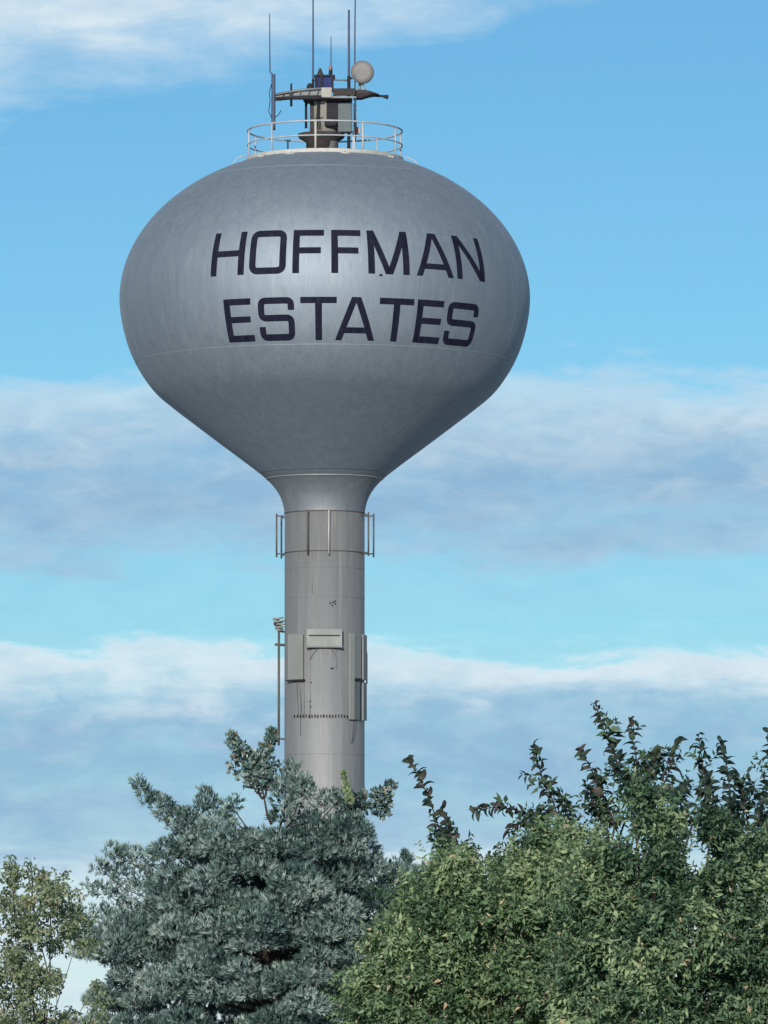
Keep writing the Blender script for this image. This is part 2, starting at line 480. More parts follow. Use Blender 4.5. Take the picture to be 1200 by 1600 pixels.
for sgn, pts in ((-1, [(-3.22, 37.30), (-3.42, 37.28), (-3.62, 37.20), (-3.82, 36.98), (-3.86, 36.80)]), (1, [(3.22, 37.25), (3.40, 37.22), (3.62, 37.14), (3.74, 37.08), (3.80, 36.98), (3.82, 36.80)])):
    MB().tube([(x, 0, z) for x, z in pts], .028, 6).build('grab_bar', M_RAILG, rail)

# ---- hub, tray and outriggers on the dome top
def lx(x): return (x - 507.5) / S
hub = MB().lathe([(.57, 37.35), (.57, 39.55), (.62, 39.60)], 40, c=(lx(507), 0, 0)).build('hub', M_BEIGE, tower)
MB().lathe([(.62, 37.40), (.64, 37.85), (.92, 38.02), (.97, 38.10), (.97, 38.20), (.60, 38.24)], 40, c=(lx(502), 0, 0)).build('drip_tray', M_BROWN, hub)
MB().box((lx(518.5), -.50, 38.95), (.44, .16, 1.15)).build('hatch_shade_block', M_DARK, hub)  # solid dark block; the shade inside the hatch is put into its colour
MB().box((lx(517), -.62, 38.55), (.52, .26, .24), bev=.05).build('hatch_step', M_DARK, hub)
MB().tube([(lx(493), -.545, 38.80), (lx(505), -.575, 38.80)], .02, 6).build('hinge_bar', M_DARK, hub)
MB().box((lx(487), -.33, 38.8), (.16, .10, 1.45)).build('left_strip', M_BROWN, hub)  # narrow darker strip down the left side of the hub
MB().box((lx(539), -.25, 38.85), (.60, .50, 1.25), bev=.03).build('relay_cabinet', M_GREYBOX, tower)
MB().box((lx(554.5), .25, 38.72), (.12, .12, 1.6)).build('conduit_riser', M_BEIGE, tower)
MB().box((lx(558), -.1, 38.33), (.26, .2, .30), bev=.02).build('junction_box', M_RED, tower)
MB().box((lx(552.5), -.05, 37.85), (.10, .10, .95)).build('box_stand', M_RAILG, tower)
MB().tube([(lx(478), -.2, 38.42), (lx(478), -.2, 39.62)], .055, 8).build('hanger_post', M_DARK, tower)
plat = MB().lathe([(.55, 39.50), (.98, 39.54), (1.02, 39.58), (1.02, 39.66), (.55, 39.68)], 36, c=(lx(512), 0, 0)).build('platform', M_BROWN, tower)
MB().box((lx(510.5), -.98, 39.79), (.44, .18, .42), bev=.02).build('front_plate', M_BEIGE, plat)
MB().box((lx(538), -.90, 39.83), (.92, .12, .30), bev=.02).build('front_girder', M_BROWN, plat)
MB().box((lx(535), -.96, 39.60), (1.15, .10, .07)).build('front_edge', M_PANEL_G, plat)
arm = MB()
for zz0, zz1, rr in ((39.90, 39.98, .05), (39.70, 39.62, .085)):
    arm.tube([(lx(430), -.55, zz0 - .12), (lx(470), -.75, (zz0 + zz1) / 2), (lx(503), -.85, zz1)], rr, 8)
arm.add([(lx(430), -.50, 39.66), (lx(430), -.50, 39.80), (lx(505), -.80, 39.97), (lx(505), -.80, 39.60), (lx(430), -.44, 39.66), (lx(430), -.44, 39.80), (lx(505), -.70, 39.97), (lx(505), -.70, 39.60)],
        [(0, 1, 2, 3), (7, 6, 5, 4), (0, 4, 5, 1), (1, 5, 6, 2), (3, 7, 4, 0), (2, 6, 7, 3)])
arm.build('outrigger_arm', M_PANEL_G, plat)
MB().tube([(lx(430), -.66, 39.60), (lx(470), -.86, 39.60), (lx(505), -.98, 39.58)], [.05, .09, .10], 8).build('bottom_chord', M_DARK, plat)
for xx in (440, 452, 466, 480, 494):
    MB().tube([(lx(xx), -.62 - (xx - 430) * .0035, 39.60), (lx(xx + 5), -.56 - (xx - 430) * .0032, 39.83 + (xx - 430) * .0015)], .022, 5).build('lattice_bar', M_BROWN, plat)
MB().lathe([(.001, -.12), (.10, -.12), (.14, 0), (.08, .14), (.001, .17)], 14, c=(lx(484), -.6, 40.08)).build('dome_antenna', M_DARK, plat)
wing = MB()
sec = [(552, 39.96, 39.62), (565, 39.97, 39.62), (577, 39.93, 39.72), (585, 39.86, 39.75), (592, 39.80, 39.74)]
vs, fs = [], []
for (x, zt, zb) in sec:
    zmid = (zt + zb) / 2
    for yy, zz in ((-.62, zb + .02), (-.70, zmid), (-.62, zt), (.1, zt), (.18, zmid), (.1, zb + .02)):
        vs.append((lx(x), yy, zz))
for i in range(len(sec) - 1):
    for k in range(6):
        fs.append((i * 6 + k, i * 6 + (k + 1) % 6, i * 6 + 6 + (k + 1) % 6, i * 6 + 6 + k))
fs += [tuple(range(5, -1, -1)), tuple(range(24, 30))]
wing.add(vs, fs, False).build('side_wing', M_BROWN, plat)
MB().tube([(lx(588), -.3, 39.77), (lx(598), -.32, 39.74), (lx(604), -.33, 39.71), (lx(607), -.33, 39.70)], [.05, .05, .09, .08], 8).build('wing_rod', M_DARK, plat)
cab = MB().box((lx(507), 0, 40.27), (.70, .60, .58), bev=.02).build('blue_cabinet', M_BLUE, tower)
MB().box((lx(507), 0, 40.60), (.86, .72, .07)).build('lid', M_DARK, cab)
for xx in (493.5, 502, 519.5):
    MB().box((lx(xx), -.33, 40.27), (.09, .09, .60)).build('corner_post', M_DARK, cab)
MB().lathe([(.17, 40.635), (.13, 40.70), (.05, 40.92), (.02, 40.95)], 14, c=(lx(500), -.1, 0)).build('horn', M_BROWN, cab)
MB().tube([(lx(521), -.2, 40.45), (lx(545), -.2, 40.42)], .04, 8).build('tie_bar', M_PANEL_G, cab)
MB().tube([(lx(489), -.25, 40.40), (lx(496), -.25, 40.40)], .03, 8).build('tie_bar', M_DARK, cab)

# ---- aerials on the tower: each one a thing of its own
def aerial(name, x, depth, z0, z1, r0, r1, label, mount=None, bow=0.0):
    e = empty(name, (TX + lx(x), TY + depth, z0))
    h = z1 - z0
    n = 9
    MB().tube([(bow * math.sin(i / n * 3.0), 0, h * i / n) for i in range(n + 1)], [r0 + (r1 - r0) * i / n for i in range(n + 1)], 7).build('whip', M_WHIP, e)
    if mount:
        MB().tube([(0, 0, mount[0] - z0), (0, 0, mount[1] - z0)], mount[2], 8).build('mount_pipe', M_DARK, e)
    tag(e, label, 'antenna', 'whip antennas on the tower top')
    return e
aerial('whip_antenna', 489, -.55, 39.95, 44.4, .045, .028, 'tall whip antenna just left of the blue cabinet, running out of the picture', (39.6, 40.42, .055))
aerial('whip_antenna', 545, -.30, 39.95, 43.35, .055, .045, 'thick whip antenna between the blue cabinet and the round dish', (37.3, 40.6, .07))
aerial('whip_antenna', 555.5, -.62, 38.55, 44.1, .038, .028, 'tallest whip antenna, passing in front of the round dish', (38.1, 38.62, .05), -.03)
aerial('whip_antenna', 517, -.05, 40.63, 42.27, .030, .016, 'short thin whip antenna on top of the blue cabinet', (40.63, 41.02, .06))
e = aerial('whip_antenna', 427, -.52, 38.30, 40.62, .09, .085, 'leftmost whip antenna bent off a thick dark pipe at the railing', None)
MB().tube([(-.02, 0, 2.30), (-.14, 0, 2.42), (-.15, 0, 3.0), (-.16, 0, 4.85)], [.03, .03, .028, .018], 7).build('rod', M_WHIP, e)
MB().tube([(-.08, -.1, 1.9), (-.17, -.1, 1.55), (-.13, -.1, 1.2), (-.19, -.1, .75), (-.08, -.1, .52)], .018, 5).build('cable', M_DARK, e)
MB().tube([(.06, -.1, .52), (.2, -.1, .6), (.32, -.1, .8)], .018, 5).build('cable', M_DARK, e)
MB().tube([(0, 0, .02), (-.08, -1.80, .0)], .03, 6).build('clamp_arm', M_RAILG, e)
e = empty('dipole_antenna', (TX + lx(455), TY - .66, 39.27))
MB().tube([(0, 0, 0), (0, 0, .95)], [.055, .04], 8).build('rod', M_DARK, e)
MB().box((0, .02, .50), (.16, .16, .10), bev=.01).build('clamp', M_BROWN, e)
tag(e, 'short dark dipole antenna clamped upright on the left outrigger arm', 'antenna')
e = empty('beacon_lamp', (TX + lx(516), TY - .2, 40.63))
MB().lathe([(.07, 0), (.07, .18), (.05, .20)], 12).build('base', M_DARK, e)
MB().lathe([(.05, .20), (.075, .26), (.07, .36), (.02, .41)], 12).build('lens', M_LAMP, e)
tag(e, 'small beacon lamp on the blue cabinet lid', 'lamp')

dish = empty('dish_antenna', (TX + lx(566), TY - .55, 40.02))
Md = Matrix.Rotation(R(-7), 4, 'Z') @ Matrix.Rotation(R(90 + 2), 4, 'X')
dc = Vector((0, -.05, .685))
def dpart(profile, name, mat):
    mb = MB().lathe(profile, 48)
    mb.v = [tuple(Md @ Vector(q) + dc) for q in mb.v]
    return mb.build(name, mat, dish)
dpart([(.20, -.36), (.40, -.26), (.475, -.16), (.48, .04), (.47, .05)], 'shroud', M_PANEL)
dpart([(.470, .051), (.465, .075), (.30, .092), (.01, .10)], 'cover', M_DISH)
MB().tube([(0, .25, .60), (-.10, .28, .2), (-.12, .2, -.10)], .055, 8).build('mount_pipe', M_PANEL, dish)
MB().tube([(0, .1, .22), (.15, .12, .0), (-.18, .12, -.06)], .045, 8).build('brace', M_PANEL, dish)
MB().tube([(-.2, .25, .55), (-.52, .25, .45)], .04, 8).build('side_arm', M_DARK, dish)
tag(dish, 'round grey dish antenna beside the tall whips on the tower top', 'dish antenna')

# ---- pipe frame round the top of the shaft
frame = MB().ring(1.665, 22.43, .018, 96, 6).build('upper_hoop', M_STEEL, tower)
MB().ring(1.665, 20.78, .018, 96, 6).build('lower_hoop', M_STEEL, frame)
for azd, rr, light in ((-89, 1.98, 0), (-22, 1.80, 0), (6, 1.80, 1), (66, 1.98, 0), (90, 2.02, 0), (140, 1.98, 0), (200, 1.98, 0), (245, 1.98, 0)):
    a = R(azd)
    p = Vector((rr * math.sin(a), -rr * math.cos(a), 0)); q = p.normalized() * 1.66
    bar = MB().tube([(p.x, p.y, 20.62), (p.x, p.y, 22.42)], .036, 8).build('upright_pipe', M_WHITE if light else M_STEEL, frame)
    for zz in (20.76, 22.32):
        MB().tube([(q.x, q.y, zz), (p.x, p.y, zz)], .03, 6).build('stand_off', M_STEEL, bar)

# ---- antenna panels on the shaft
def shaft_panel(name, azd, z0, z1, w, th, mat, label, out=0.0):
    a = R(azd)
    e = empty(name, (0, 0, z0), a); e.parent = tower
    h = z1 - z0
    base = 1.65 - (1.65 - math.sqrt(max(.01, 1.65 ** 2 - (w / 2) ** 2)))
    y = -(1.655 + out + th / 2)
    MB().box((0, y, h / 2), (w, th, h), bev=.012).build('cover', mat, e)
    for zz in (h * .15, h * .85):
        MB().box((0, (y + th / 2 - base) / 2 + .0, zz), (w * .6, abs(-base - (y + th / 2)) + .04, .06)).build('bracket', M_STEEL, e)
    e['label'] = label
    return e, y, th, h
def az_of(x): return math.degrees(math.asin(max(-1, min(1, lx(x) / 1.72))))
e, y, th, h = shaft_panel('antenna_panel', 0.3, 16.84, 17.55, 1.46, .10, M_PANEL, 'wide low pale panel with a dark slot, at the middle of the shaft', .04)
MB().box((0, y - th / 2 - .006, h * .62), (1.28, .012, .05)).build('slot', M_DARK, e)
MB().box((0, y - .01, -.025), (1.50, th + .03, .05)).build('bottom_edge', M_PANEL_G, e)
e, y, th, h = shaft_panel('antenna_panel', -43, 15.50, 17.37, .82, .08, M_PANEL, 'tall pale panel on the left side of the shaft, beside the thin mast', .03)
MB().box((0, y - .01, -.03), (.98, th + .05, .06)).build('bottom_rail', M_DARK, e)
e, y, th, h = shaft_panel('antenna_panel', az_of(549.5), 13.86, 17.40, .27, .09, M_PANEL, 'narrow full-length pale strip panel on the right side of the shaft', .04)
e, y, th, h = shaft_panel('antenna_panel', az_of(558.5), 15.56, 17.39, .46, .08, M_PANEL_G, 'upper grey panel right of the long strip panel', .03)
MB().box((0, y - .02, -.04), (.44, th + .06, .06)).build('bottom_rail', M_DARK, e)
e, y, th, h = shaft_panel('antenna_panel', 73, 15.52, 17.38, .50, .08, M_PANEL, 'pale panel at the extreme right edge of the shaft, above its lower twin', .02)
e, y, th, h = shaft_panel('antenna_panel', az_of(558.5), 13.86, 15.42, .34, .06, M_GREYBOX, 'lower dark grey panel right of the long strip panel', .02)
e, y, th, h = shaft_panel('antenna_panel', 73, 13.86, 15.42, .46, .08, M_PANEL_G, 'lower grey panel at the extreme right edge of the shaft', .02)
MB().tube([(1.74, 0, 15.4), (1.74, 0, 16.6), (1.72, -.02, 16.75)], .035, 6).build('side_pipe', M_DARK, shaft)
# cable runs, studs and small fittings on the shaft
def on_shaft(x, z, lift=.0):
    a = math.asin(max(-1, min(1, lx(x) / 1.65)))
    return Vector(((1.65 + lift) * math.sin(a), -(1.65 + lift) * math.cos(a), z))
for x, z0, z1, r_ in ((486, 13.9, 16.8, .020), (471, 13.2, 17.5, .016), (477, 13.9, 17.6, .014), (526, 15.9, 16.8, .012), (489, 19.0, 20.7, .012)):
    MB().tube([on_shaft(x, z0, .012), on_shaft(x, z1, .012)], r_, 6).build('conduit', M_SHAFT, shaft)
rng = random.Random(4)
for i in range(19):
    x = 462 + i * 4.5
    c = on_shaft(x, 14.02 - .03 * rng.random(), .02)
    mb = MB().tube([c + Vector((0, 0, .05)), c, c + Vector((.03 * (rng.random() - .5), -.05, -.05))], .022 + .014 * rng.random(), 6)
    mb.build('stud', M_DARK, shaft)
for x, z in ((517, 18.62), (521, 18.66), (524, 18.60), (520, 18.52), (524.5, 18.70), (518.5, 15.93), (521, 15.95), (487, 15.37), (486, 14.60), (486.5, 14.38)):
    MB().lathe([(.001, -.035), (.035, -.02), (.035, .02), (.001, .035)], 8, c=on_shaft(x, z, .005)).build('bolt_hole', M_DARK, shaft)
for x0, z0, x1, z1 in ((470, 15.5, 474, 13.95), (466, 15.5, 469, 13.95), (552, 13.9, 549, 12.9), (556, 13.9, 551, 12.9), (500, 16.8, 486, 16.3), (515, 16.8, 526, 16.4)):
    pts = []
    for i in range(7):
        t = i / 6
        pts.append(on_shaft(x0 + (x1 - x0) * t, z0 + (z1 - z0) * (t ** 1.4), .03 + .05 * math.sin(math.pi * t)))
    MB().tube(pts, .009, 5).build('cable', M_STEEL, shaft)
for dx, yy in ((-.05, -.60), (.0, -.63), (.05, -.60)):
    MB().tube([(lx(498) + dx, yy, 39.52), (lx(497) + dx, yy - .02, 38.9), (lx(499) + dx * 1.5, yy - .05, 38.3)], .016, 5).build('cable', M_DARK, hub)
# thin mast beside the shaft
e = empty('antenna_mast', (TX + lx(436.5), TY - .15, 12.85))
MB().tube([(0, 0, 0), (0, 0, 4.85)], .050, 8).build('pole', M_STEEL, e)
cl = random.Random(8)
for i in range(9):
    z = 4.75 + .06 * i
    a = cl.uniform(-.6, .9)
    d = Vector((math.cos(a), cl.uniform(-.3, .3), math.sin(a) * .7)) * cl.uniform(.14, .24)
    c = Vector((cl.uniform(-.07, .07), cl.uniform(-.1, .1), z))
    MB().tube([c - d, c + d], [.05, .035], 6).build('element', M_STEEL if i % 2 else M_PANEL, e)
for zz in (.28, 4.16, 4.70):
    MB().tube([(-.16 if zz == 4.16 else 0, 0, zz), (.27, .12, zz - .02)], .06 if zz == 4.16 else .04, 6).build('wall_bracket', M_STEEL, e)
tag(e, 'thin steel mast with a cluster of fittings, left of the shaft', 'mast')

# ================================================================== VEGETATION
def px(x, y, d):
    """photo pixel -> world point standing d metres away"""
    el = PITCH + math.atan((800 - y) / FPX)
    z = d * math.tan(el)
    dep = d * math.cos(PITCH) + z * math.sin(PITCH)
    return np.array([(x - 600) * dep / FPX, d, EYE + z])
def unit(a):
    return a / np.maximum(1e-9, np.linalg.norm(a, axis=-1, keepdims=True))
def leaf_mesh(name, V, tone, mat, parent):
    """V: (n,4,3) one bent quad per blade; tone: (n,)"""
    n = len(V)
    me = bpy.data.meshes.new(name)
    me.vertices.add(n * 4); me.vertices.foreach_set('co', V.reshape(-1).astype(np.float32))
    me.loops.add(n * 4); me.loops.foreach_set('vertex_index', np.arange(n * 4, dtype=np.int32))
    me.polygons.add(n); me.polygons.foreach_set('loop_start', np.arange(n, dtype=np.int32) * 4)
    me.polygons.foreach_set('loop_total', np.full(n, 4, dtype=np.int32))
    at = me.attributes.new('tone', 'FLOAT', 'POINT')
    at.data.foreach_set('value', np.repeat(np.clip(tone, 0, 1), 4).astype(np.float32))
    me.update(calc_edges=True)
    me.materials.append(mat)
    o = bpy.data.objects.new(name, me); COL.objects.link(o)
    o.parent = parent
    if parent: o.matrix_parent_inverse = Matrix.Translation(parent.location).inverted()
    return o
def fan_sprays(rg, pos, main, tone, m, L, w, spread, droop):
    """each spray: m narrow blades fanned about a main direction"""
    n = len(pos)
    rnd = unit(rg.normal(size=(n, 3)))
    side = unit(np.cross(main, rnd)); nor = np.cross(side, main)
    t = np.linspace(-1, 1, m)[None, :] + rg.normal(size=(n, m)) * .15
    ang = t * spread
    d = main[:, None, :] * np.cos(ang)[..., None] + side[:, None, :] * np.sin(ang)[..., None] + nor[:, None, :] * (rg.normal(size=(n, m)) * .25)[..., None]
    d = unit(d)
    ln = L[:, None] * (1 - .30 * np.abs(t)) * rg.uniform(.75, 1.2, (n, m))
    wd = w * rg.uniform(.7, 1.3, (n, m))
    p0 = pos[:, None, :] + np.zeros_like(d)
    lat = unit(np.cross(d, nor[:, None, :] + rg.normal(size=d.shape) * .5))
    mid = p0 + d * (ln * .5)[..., None]
    tip = p0 + d * ln[..., None]; tip[..., 2] -= droop * ln
    V = np.stack([p0, mid - lat * wd[..., None], tip, mid + lat * wd[..., None]], axis=2)
    tn = tone[:, None] + rg.normal(size=(n, m)) * .10
    return V.reshape(-1, 4, 3), tn.reshape(-1)
def clump_points(rg, c, rad, n, shell=.45):
    u = unit(rg.normal(size=(n, 3)))
    q = (shell + (1 - shell) * rg.random(n) ** .6)[:, None]
    return np.array(c) + u * q * np.array(rad), u
def in_poly(x, y, poly):
    c = False; j = len(poly) - 1
    for i in range(len(poly)):
        xi, yi = poly[i]; xj, yj = poly[j]
        if (yi > y) != (yj > y) and x < (xj - xi) * (y - yi) / (yj - yi) + xi: c = not c
        j = i
    return c
def edge_dist(x, y, poly):
    b = 1e9
    for i in range(len(poly)):
        x1, y1 = poly[i - 1]; x2, y2 = poly[i]
        dx, dy = x2 - x1, y2 - y1
        t = max(0, min(1, ((x - x1) * dx + (y - y1) * dy) / (dx * dx + dy * dy + 1e-9)))
        b = min(b, math.hypot(x - x1 - t * dx, y - y1 - t * dy))
    return b
def limb(mb, a, b, r0, r1, sag, rg, n=6):
    a, b = Vector(a), Vector(b)
    L = (b - a).length
    pts, rs = [], []
    for i in range(n + 1):
        t = i / n
        p = a.lerp(b, t); p.z -= sag * L * math.sin(math.pi * t)
        if 0 < i < n: p += Vector(rg.normal(size=3) * .025 * L)
        pts.append(p); rs.append(r0 + (r1 - r0) * t)
    mb.tube(pts, rs, 6)
def wood(mb, name, mat, parent):
    o = mb.build(name, mat, parent)
    if parent: o.matrix_parent_inverse = Matrix.Translation(parent.location).inverted()
    return o

# ---------------- blue-green juniper in front of the shaft
def build_juniper():
    D = 110.0
    k = FPX / D
    rg = np.random.default_rng(11)
    base = px(415, 1590, D); base[2] = 0
    root = empty('spruce_tree', base)
    tag(root, 'big blue-green spruce with ragged top in front of the tower shaft', 'tree')
    poly = [(90, 1750), (100, 1640), (128, 1580), (150, 1515), (122, 1485), (116, 1445), (160, 1420), (235, 1405), (225, 1365), (240, 1320), (262, 1298), (300, 1292), (325, 1262), (350, 1262), (372, 1270), (430, 1272), (448, 1232), (470, 1228), (500, 1245), (545, 1248), (575, 1262), (592, 1275), (585, 1310), (600, 1345), (640, 1345), (650, 1360), (655, 1420), (640, 1520), (650, 1750)]
    clumps = []                                   # centre, radii, sprays, tone shift, up bias
    tries = 0
    placed = []
    row = 0
    yy = 1285.0
    while yy < 1745:
        for side in (-1, 1):
            xx = 95.0 + rg.uniform(0, 30)
            while xx < 665:
                x = xx + rg.normal() * 7
                y = yy + rg.normal() * 9 + .0007 * (x - 400) ** 2 * .35 + (0 if side < 0 else 20)
                xx += rg.uniform(40, 58)
                if not in_poly(x, y, poly): continue
                e = edge_dist(x, y, poly)
                if e < 9: continue
                if rg.random() < .04: continue
                half = 2.3 * math.sqrt(min(1, e / 150.0))
                dd = side * half * rg.uniform(.65, 1.08)
                r_ = rg.uniform(26, 40) / k
                r_ = min(r_, max(.17, e * 1.2 / k))
                c = px(x, y, D); c[1] += dd
                nn = int((760 if side < 0 else 420) * (r_ / .36) ** 2) if y < 1625 else int(220 * (r_ / .36) ** 2)
                clumps.append((c, (r_ * 1.15, r_ * 1.25, r_ * .50), nn, rg.normal() * .11, .55, 0))
        yy += 38
    for _ in range(150):
        x, y = rg.uniform(100, 660), rg.uniform(1280, 1640)
        if in_poly(x, y, poly) and edge_dist(x, y, poly) > 34:
            r_ = rg.uniform(26, 38) / k
            c = px(x, y, D); c[1] += rg.uniform(-.1, 1.9)
            clumps.append((c, (r_, r_, r_ * .8), 330, rg.normal() * .1, .6, 0))
    def plume(pts, r0, r1, dens, tone, dd=0, kind=0):
        P = np.array(pts, float)
        seg = np.linalg.norm(np.diff(P, axis=0), axis=1); tot = seg.sum()
        n = max(2, int(tot / (0.45 * (r0 + r1) / 2)))
        cum = np.concatenate([[0], np.cumsum(seg)])
        for i in range(n + 1):
            s = tot * i / n
            x, y = np.interp(s, cum, P[:, 0]), np.interp(s, cum, P[:, 1])
            r_ = (r0 + (r1 - r0) * i / n) / k
            c = px(x + rg.normal() * 2, y + rg.normal() * 2, D); c[1] += dd + rg.normal() * r_ * .5
            clumps.append((c, (r_, r_, r_), int(dens * (r_ / .25) ** 2), tone, .7, kind))
    plume([(300, 1292), (265, 1272), (235, 1245), (213, 1222)], 23, 9, 150, .02, -.3)
    plume([(300, 1275), (330, 1250), (320, 1238)], 16, 9, 90, -.02, -.4)
    plume([(345, 1262), (370, 1255)], 14, 12, 120, 0, -.2)
    plume([(405, 1222), (395, 1205), (380, 1185), (363, 1155)], 19, 8, 95, -.05, -.5, 1)
    plume([(405, 1222), (412, 1195), (420, 1165), (425, 1146)], 19, 5, 95, -.05, -.5, 1)
    plume([(372, 1200), (400, 1190), (420, 1200)], 20, 20, 85, -.03, -.2, 1)
    plume([(385, 1215), (425, 1220)], 13, 14, 95, -.03, -.5, 1)
    plume([(445, 1250), (455, 1215), (458, 1192)], 22, 9, 150, .05, -.6)
    plume([(480, 1250), (470, 1222)], 20, 14, 150, .06, -.8)
    plume([(545, 1262), (575, 1250), (598, 1238), (612, 1226)], 22, 9, 110, -.02, .1, 1)
    plume([(600, 1245), (600, 1270)], 12, 10, 90, -.02, .2, 1)
    plume([(620, 1360), (638, 1338)], 18, 9, 150, -.08, .3)
    plume([(500, 1250), (540, 1246)], 13, 13, 140, .04, -.4)
    plume([(350, 1380), (395, 1372)], 24, 24, 170, .02, .4)
    plume([(430, 1330), (470, 1345)], 24, 24, 170, .02, .3)
    plume([(640, 1375), (668, 1362)], 22, 12, 150, -.05, .2)
    plume([(640, 1420), (680, 1410)], 24, 14, 150, -.05, .3)
    # open, thin boughs on the left
    plume([(240, 1345), (205, 1335), (165, 1332)], 20, 10, 55, .12, .2)
    plume([(235, 1380), (190, 1365), (150, 1352)], 24, 9, 45, .10, .4)
    plume([(230, 1410), (180, 1392), (140, 1385)], 24, 11, 40, .08, .2)
    plume([(210, 1425), (165, 1425), (130, 1440)], 22, 14, 70, .02, 0)
    mb = MB()
    t0 = Vector(base); topv = Vector(px(432, 1300, D))
    tp = [t0, t0.lerp(topv, .25) + Vector((.05, 0, 0)), t0.lerp(topv, .5) + Vector((-.06, .05, 0)), t0.lerp(topv, .75) + Vector((.04, 0, 0)), topv]
    mb.tube(tp, [.24, .19, .15, .10, .05], 10)
    for i, (c, rad, n, tn, up, kind) in enumerate(clumps):
        if i % 5 == 0 and kind == 0:
            a = t0.lerp(topv, min(.97, max(.12, (c[2] - .55 - .25 * abs(c[0] - base[0])) / topv.z)))
            limb(mb, a, Vector(c), .024, .007, .06, rg, 5)
    for a, b in (((425, 1290), (408, 1228)), ((412, 1250), (398, 1232)), ((414, 1248), (420, 1228)), ((409, 1243), (388, 1225))):
        limb(mb, Vector(px(*a, D)) + Vector((0, -.6, 0)), Vector(px(*b, D)) + Vector((0, -.55, 0)), .026, .012, 0, rg, 4)
    wood(mb, 'trunk', M_BARK, root)
    PV, PT = [], []
    for (c, rad, n, tn, up, kind) in clumps:
        pos, u = clump_points(rg, c, rad, max(20, n // 2 if kind == 0 else n // 2))
        if kind == 0:
            pos[:, 2] -= .35 * rad[0] * ((pos[:, 0] - c[0]) ** 2 + (pos[:, 1] - c[1]) ** 2) / rad[0] ** 2
        m = u * .8 + np.array([0, -.15, up]) + rg.normal(size=u.shape) * .35
        m = unit(m)
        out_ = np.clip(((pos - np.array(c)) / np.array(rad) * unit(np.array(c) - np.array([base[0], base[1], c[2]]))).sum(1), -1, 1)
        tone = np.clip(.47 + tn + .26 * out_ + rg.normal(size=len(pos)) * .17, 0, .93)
        if kind == 1:
            brown = rg.random(len(pos)) < .10
            tone = np.where(brown, 1.0, tone)
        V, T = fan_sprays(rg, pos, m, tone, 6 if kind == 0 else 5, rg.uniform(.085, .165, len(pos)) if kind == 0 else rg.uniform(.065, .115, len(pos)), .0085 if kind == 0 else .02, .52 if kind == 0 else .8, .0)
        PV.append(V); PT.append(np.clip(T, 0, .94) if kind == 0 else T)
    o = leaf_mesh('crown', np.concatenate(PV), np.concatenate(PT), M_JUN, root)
    tag(o, kind='stuff')
    # pale new shoot in front of the shaft
    c0 = px(548, 1256, D) + np.array([0, -1.0, 0]); c1 = px(537, 1212, D) + np.array([0, -1.0, 0])
    PV, PT = [], []
    for i in range(7):
        t = i / 6
        pos, u = clump_points(rg, c0 * (1 - t) + c1 * t, (.07 - .03 * t,) * 3, 22)
        V, T = fan_sprays(rg, pos, unit(u + np.array([-.2, -.3, 1.2])), rg.random(len(pos)), 4, rg.uniform(.05, .08, len(pos)), .014, .6, 0)
        PV.append(V); PT.append(T)
    o = leaf_mesh('new_shoot', np.concatenate(PV), np.concatenate(PT), M_PALE, root)
    o['label'] = 'pale green upright new shoot'
    return root
build_juniper()

# ---------------- loose leafy shrubs on the right
def leafy_shoots(rg, p, d, Ls, tone, nodes, L, w, droop=.5):
    """opposite pairs of pointed leaves along short arching shoots"""
    n = len(p)
    t = (np.arange(nodes) + .6) / nodes
    P = p[:, None, :] + d[:, None, :] * (Ls[:, None] * t)[..., None]
    P[..., 2] -= droop * Ls[:, None] * .35 * t ** 2
    ax = unit(np.cross(d, unit(rg.normal(size=(n, 3))))); bx = np.cross(d, ax)
    out_v, out_t = [], []
    for sgn in (-1, 1):
        even = (np.arange(nodes) % 2 == 0)[None, :, None]
        lat = sgn * np.where(even, ax[:, None, :], bx[:, None, :])
        ld = lat * .9 + d[:, None, :] * (.35 + .6 * t)[None, :, None] + rg.normal(size=P.shape) * .28
        ld[..., 2] -= .20
        ld = unit(ld)
        nor = unit(rg.normal(size=P.shape) * .7 + np.array([0, -.35, .8]))
        wd = unit(np.cross(ld, nor))
        up = np.cross(wd, ld)
        ln = L * rg.uniform(.45, 1.45, (n, nodes)) * (1 - .35 * t)[None, :]
        mid = P + ld * (ln * .42)[..., None]
        ww = (w / L * ln * rg.uniform(.8, 1.2, (n, nodes)))[..., None]
        tip = P + ld * ln[..., None] - up * (ln * .28)[..., None]
        V = np.stack([P, mid - wd * ww + up * ww * .25, tip, mid + wd * ww + up * ww * .25], axis=2)
        out_v.append(V.reshape(-1, 4, 3))
        out_t.append((tone[:, None] + rg.normal(size=(n, nodes)) * .13).reshape(-1))
    return np.concatenate(out_v), np.concatenate(out_t)
